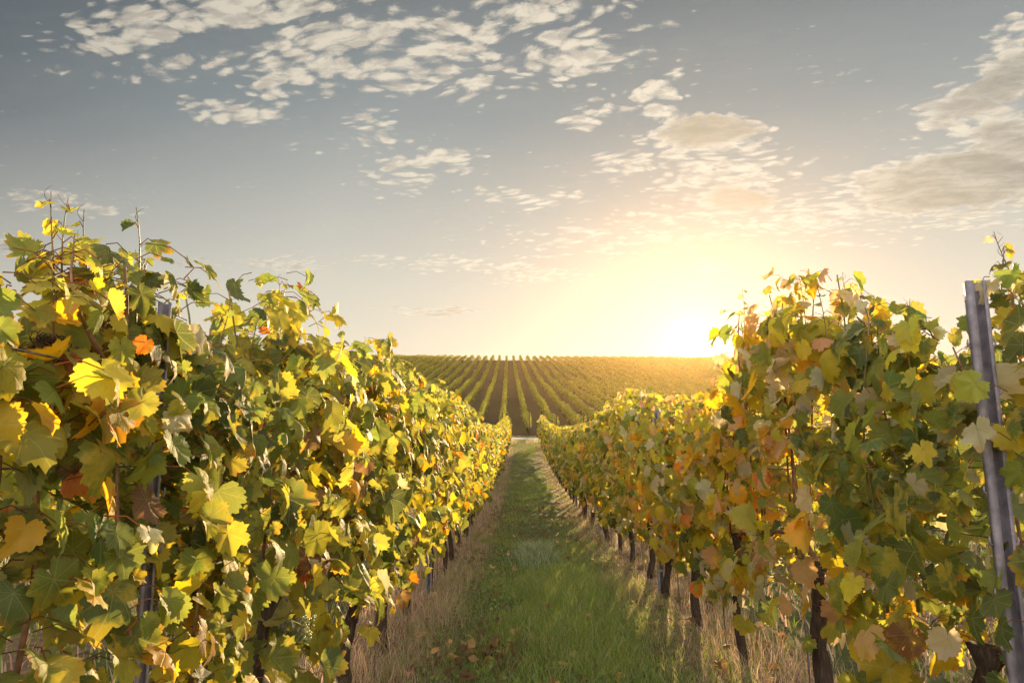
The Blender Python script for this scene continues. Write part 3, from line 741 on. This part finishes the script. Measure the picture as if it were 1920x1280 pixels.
for z0, z1, dn, wf, seg in ((2.4, 7, 5200, 1, 3), (7, 12, 3000, 1.5, 2), (12, 22, 1300, 2.4, 2), (22, 46, 500, 4.2, 1)):
    x, y = zone(z0, z1, -.75, 1.15, dn)
    p_ = patch(x, y); lt = lane_tall(x, y)
    keep = rng.random(len(x)) < np.clip(.62 + .35 * p_ + lt, .15, 1); x, y, p_, lt = x[keep], y[keep], p_[keep], lt[keep]
    h = rng.uniform(.025, .075, len(x)) * (1 + .35 * p_) * (1 + 1.9 * lt)
    c = gcol(len(x), GP, [.30, .34, .20, .10, .06])
    sidek = np.clip((np.abs(x - .22) - .30) / .5, 0, 1) * (rng.random(len(x)) < .55); dc = gcol(len(x), DP, [.2, .2, .2, .1, .3]); c = np.where((sidek * rng.random(len(x)) > .25)[:, None], dc * np.array([.7, .75, .7, 1]), c)
    parts.append(blades(x, y, np.maximum(h, .015), rng.uniform(.0011, .0024, len(x)) * wf, c, .9, seg))
def join_c(parts):
    V, F = join([(p[0], p[1]) for p in parts]); return V, F, np.concatenate([p[2] for p in parts])
V, F, A = join_c(parts)
tag(build('lane_grass', V, F, M_grass, attrs=A), 'short green grass covering the lane between the rows', 'grass', kind='stuff')
parts = []
for x0, x1 in ((-1.35, -.38), (.88, 1.75)):
    for z0, z1, dn, wf, seg in ((1.8, 7, 2600, 1, 3), (7, 13, 1500, 1.6, 2), (13, 24, 620, 2.6, 2), (24, 42, 260, 4.5, 1)):
        x, y = zone(z0, z1, x0, x1, dn)
        mid = (x0 + x1) / 2; e = np.abs(x - mid) / ((x1 - x0) / 2)
        p_ = patch(x * 1.3 + 4, y * 1.5); keep = rng.random(len(x)) < np.clip(1.05 - e ** 3 + .25 * p_, .08, 1); x, y, e, p_ = x[keep], y[keep], e[keep], p_[keep]
        h = rng.gamma(3, .045, len(x)) * (1 - .45 * e) * (1 + .3 * p_); h = np.clip(h, .03, .42) * (.9 if x0 < 0 else .6)
        parts.append(blades(x, y, h, rng.uniform(.0007, .0016, len(x)) * wf, np.where((rng.random(len(x)) < (.12 if x0 < 0 else .38))[:, None], gcol(len(x), GP, [.3, .3, .2, .1, .1]), gcol(len(x), DP * 1.05, [.26, .28, .2, .14, .12])), .75, seg))
V, F, A = join_c(parts)
tag(build('dry_grass', V, F, M_grass, attrs=A), 'dry pinkish beige grass growing under the vine rows', 'grass', kind='stuff')
# coarse grass under the outer rows and on the verge by the road
parts = []
for z0, z1, x0, x1, dn in ((2, 20, -6, -1.3, 160), (2, 20, 1.7, 6.5, 160), (42, 45.6, -14, 18, 160), (49.4, 52, -16, 24, 110)):
    x, y = zone(z0, z1, x0, x1, dn); h = rng.uniform(.06, .22, len(x))
    parts.append(blades(x, y, h, rng.uniform(.004, .010, len(x)), np.where((rng.random(len(x)) < .5)[:, None], gcol(len(x), GP, [.2, .3, .3, .1, .1]), gcol(len(x), DP, [.2, .3, .2, .2, .1])), .6, 2))
V, F, A = join_c(parts)
tag(build('rough_grass', V, F, M_grass, attrs=A), 'rough grass on the road verges and in the outer lanes', 'grass', kind='stuff')
# low broad-leaved weeds in the lane
x, y = zone(2.8, 10, -.55, 1.1, 420); y = 2.8 + (y - 2.8) ** 1.5 / 7.2 ** .5
kp = patch(x * 1.4 + 9, y * 1.2) > .1; x, y = x[kp], y[kp]; n = len(x)
pos = np.stack([x, y, G(y) + und(x, y) + rng.uniform(.01, .05, n)], 1)
V, F, A, UV = leaves(pos, np.stack([rng.normal(0, .4, n), rng.normal(-.2, .4, n), np.ones(n)], 1), rng.normal(0, 1, (n, 3)), rng.uniform(.010, .024, n), gcol(n, np.array([(.08, .14, .03), (.13, .17, .04), (.18, .2, .05)]), [.4, .35, .25]), T_FAR)
tag(build('ground_cover', V, F, M_leaf_far, attrs=A, uv=UV), 'small broad leaved weeds creeping through the lane grass', 'weeds', kind='stuff')
# fallen autumn leaves
x, y = zone(2.6, 16, -1.1, 1.6, 14); n = len(x)
x2 = rng.normal(-.22, .16, 70); y2 = rng.normal(4.35, .3, 70); x = np.concatenate([x, x2]); y = np.concatenate([y, y2]); n = len(x)
pos = np.stack([x, y, G(y) + und(x, y) + rng.uniform(.015, .05, n)], 1)
V, F, A, UV = leaves(pos, np.stack([rng.normal(0, .35, n), rng.normal(0, .35, n), np.ones(n)], 1), rng.normal(0, 1, (n, 3)), rng.uniform(.025, .05, n), pick(n, dict(brown=7, rosy=1)) * np.array([1, 1, 1, 0]), T_MID, None, 1.8)
tag(build('fallen_leaves', V, F, M_leaf, attrs=A, uv=UV), 'brown and rust fallen leaves scattered over the lane', 'leaf litter', kind='stuff')
# pale silvery weed clump in the middle of the lane
cx, cy0 = .16, 8.3; n = 2600
a = rng.uniform(0, 6.28, n); rr = np.minimum(np.abs(rng.normal(0, .55, n)), 1.5) * (1 + .3 * np.sin(a * 3 + 1) + .2 * np.sin(a * 5)); x = cx + .30 * rr * np.cos(a); y = cy0 + .50 * rr * np.sin(a)
sil = gcol(n, np.array([(.24, .27, .15), (.34, .36, .22), (.14, .18, .06)]), [.4, .3, .3])
V, F, A = blades(x, y, rng.uniform(.08, .30, n) * np.clip(1.15 - .75 * rr ** 2, .2, 1.2), rng.uniform(.002, .0045, n), sil, 1.0, 3)
V = V - np.array([cx, cy0, float(G(cy0))]); o = build('weed_clump', V, F, M_grass, attrs=A); o.location = (cx, cy0, float(G(cy0)))
tag(o, 'pale silvery green weed clump growing in the middle of the grass lane', 'weed clump')

# ------------------------------------------------------------------ vine rows on the hillside
HD = -R(1.0)                                                # their bearing, a little left of the lane
def hill_row(i):
    x_at = lambda z: -1.36 + 2.0 * i + (z - 54) * math.tan(HD)
    z0 = 53.6 + .012 * x_at(54) + rng.uniform(-.2, .5); z1 = 221
    lo, hi = -.62, .62
    zz_ = np.linspace(z0, z1, 400); q = x_at(zz_) / zz_; ok = (q > lo) & (q < hi)
    if ok.sum() < 10: return
    za, zb = zz_[ok][0], zz_[ok][-1]
    side_ = 'left' if i < 0 else 'right'
    if i == 0: lab = 'central row of vines running straight up the far hillside'
    else: lab = f"vine row on the far hillside, {ordinal(abs(i))} to the {side_} of its central row"
    gx = x_at(za)
    root = empty('hillside_vine_row', (gx, za, float(G(za, gx))), lab, 'vine row', 'rows of vines on the far hillside')
    # density of leaf clumps falls with distance
    segs = []
    z = za
    while z < zb:
        e = min(z + 8, zb); mid = (z + e) / 2
        dn = 150 if mid < 75 else 105 if mid < 100 else 66 if mid < 140 else 44
        if not (-.24 < x_at(mid) / mid < .36): dn *= .45
        m_ = int((e - z) * dn); s = np.full(m_, .10 if mid < 75 else .12 if mid < 100 else .145 if mid < 140 else .18)
        segs.append((rng.uniform(z, e, m_), s)); z = e
    y = np.concatenate([q[0] for q in segs]); s = np.concatenate([q[1] for q in segs]); n = len(y)
    t = rng.beta(1.2, .75, n); lat = rng.normal(0, .5, n)
    hgt = 1.30 + .12 * np.sin(y * 1.3 + i * 2.2) + .10 * np.sin(y * 3.1 + i) + .12 * np.sin(y * .23 + i * 1.7)
    x = x_at(y) + lat * .26 * (1.1 - .5 * t) + .06 * np.sin(y * .9 + i)
    pos = np.stack([x, y, G(y, x) + .45 + (hgt - .45) * t], 1)
    topk = (t > .72) * 1.0
    nor = np.stack([np.sign(lat) * (1.2 - 1.0 * topk), rng.normal(-.1, .3, n) + .5 * topk, rng.uniform(-.1, .4, n) + topk * .8], 1); tip = rng.normal(0, .6, (n, 3)) + np.array([0, 0, -.5])
    sz = s * rng.uniform(.6, 1.25, n)
    c = pick(n, dict(green=3.2, ygreen=3.0, dgreen=.8, yellow=.4))
    V, F, A, UV = leaves(pos, nor, tip, sz, c, [make_template(5, (1,), .5, 0)], None, .8)
    build('foliage', V, F, M_hill_leaf, root, attrs=A)
    if za < 70 and abs(i) < 14:
        zt = np.arange(za + .3, min(za + 24, 82), 1.05); parts = []
        for q in zt:
            gx = x_at(q); parts.append(tube([(gx, q, float(G(q, gx)) - .05), (gx + rng.normal(0, .03), q, float(G(q, gx)) + .75)], [.04, .03], 4))
        for p in parts: build('trunk', p[0], p[1], M_bark, root)
for i in range(-66, 70): hill_row(i)
for i in range(-9, 12):
    gx = -1.36 + 2.0 * i; z = 53.3 + .012 * gx
    V, F = join([tube([(gx, z, float(G(z, gx)) - .05), (gx + .01, z - .05, float(G(z, gx)) + 1.7)], .045, 6)])
    o = build('row_end_post', V - np.array([gx, z, float(G(z, gx))]), F, M_bark); o.location = (gx, z, float(G(z, gx)))
    where = 'central hillside row' if i == 0 else f"{ordinal(abs(i))} hillside row {'left' if i < 0 else 'right'} of the central one"
    tag(o, f'wooden end post of the {where}', 'post', 'end posts of the hillside rows')
# rows beyond the neighbours on the near slope
for sd, nm in ((-1, 'left'), (1, 'right')):
    for k in range(2, 9):
        xr = (XL if sd < 0 else XR) + sd * 2 * k
        y = []
        ya = abs(xr) * 1.25; n = int((42 - ya) * 130); y = rng.uniform(ya, 42, n)
        t = rng.beta(1.2, .9, n); lat = rng.normal(0, .5, n); hgt = 1.66 + .12 * np.sin(y * 1.9 + k) + .08 * np.sin(y * 4.1)
        pos = np.stack([xr + lat * .28, y, G(y) + .5 + (hgt - .5) * t], 1)
        nor = np.stack([np.sign(lat), rng.normal(-.2, .5, n), rng.uniform(.1, 1, n)], 1)
        V, F, A, UV = leaves(pos, nor, rng.normal(0, .5, (n, 3)) + np.array([0, 0, -.6]), rng.uniform(.08, .14, n), pick(n, LEFT_FAR if sd < 0 else RIGHT_FAR), T_FAR, None, 1)
        root = empty('background_vine_row', (xr, ya, float(G(ya))), f"hazy vine row on the near slope, {ordinal(k + 1)} to the {nm} of the grass lane", 'vine row', 'vine rows beyond the second rows on the near slope')
        build('foliage', V, F, M_leaf_far, root, attrs=A)

# ------------------------------------------------------------------ haze
m, N, out = material('haze')
pv = N.n('ShaderNodeVolumePrincipled'); pv.inputs['Color'].default_value = (1.0, .64, .30, 1); pv.inputs['Density'].default_value = .00011; pv.inputs['Anisotropy'].default_value = .84
N.t.links.new(pv.outputs[0], out.inputs['Volume'])
b0, b1 = np.array([-405, -105, -4.0]), np.array([405, 305, 34.0])
V = np.array([[(b0, b1)[i][0], (b0, b1)[j][1], (b0, b1)[k][2]] for i in (0, 1) for j in (0, 1) for k in (0, 1)])
F = np.array([[0, 1, 3, 2], [4, 6, 7, 5], [0, 4, 5, 1], [2, 3, 7, 6], [0, 2, 6, 4], [1, 5, 7, 3]])
tag(build('haze', V, F, m), 'golden evening haze over the vineyard', 'haze', kind='stuff')
for o in bpy.data.objects:
    if '_o' in o: del o['_o']
print('verts', sum(len(o.data.vertices) for o in bpy.data.objects if o.type == 'MESH'), 'objects', len(bpy.data.objects))
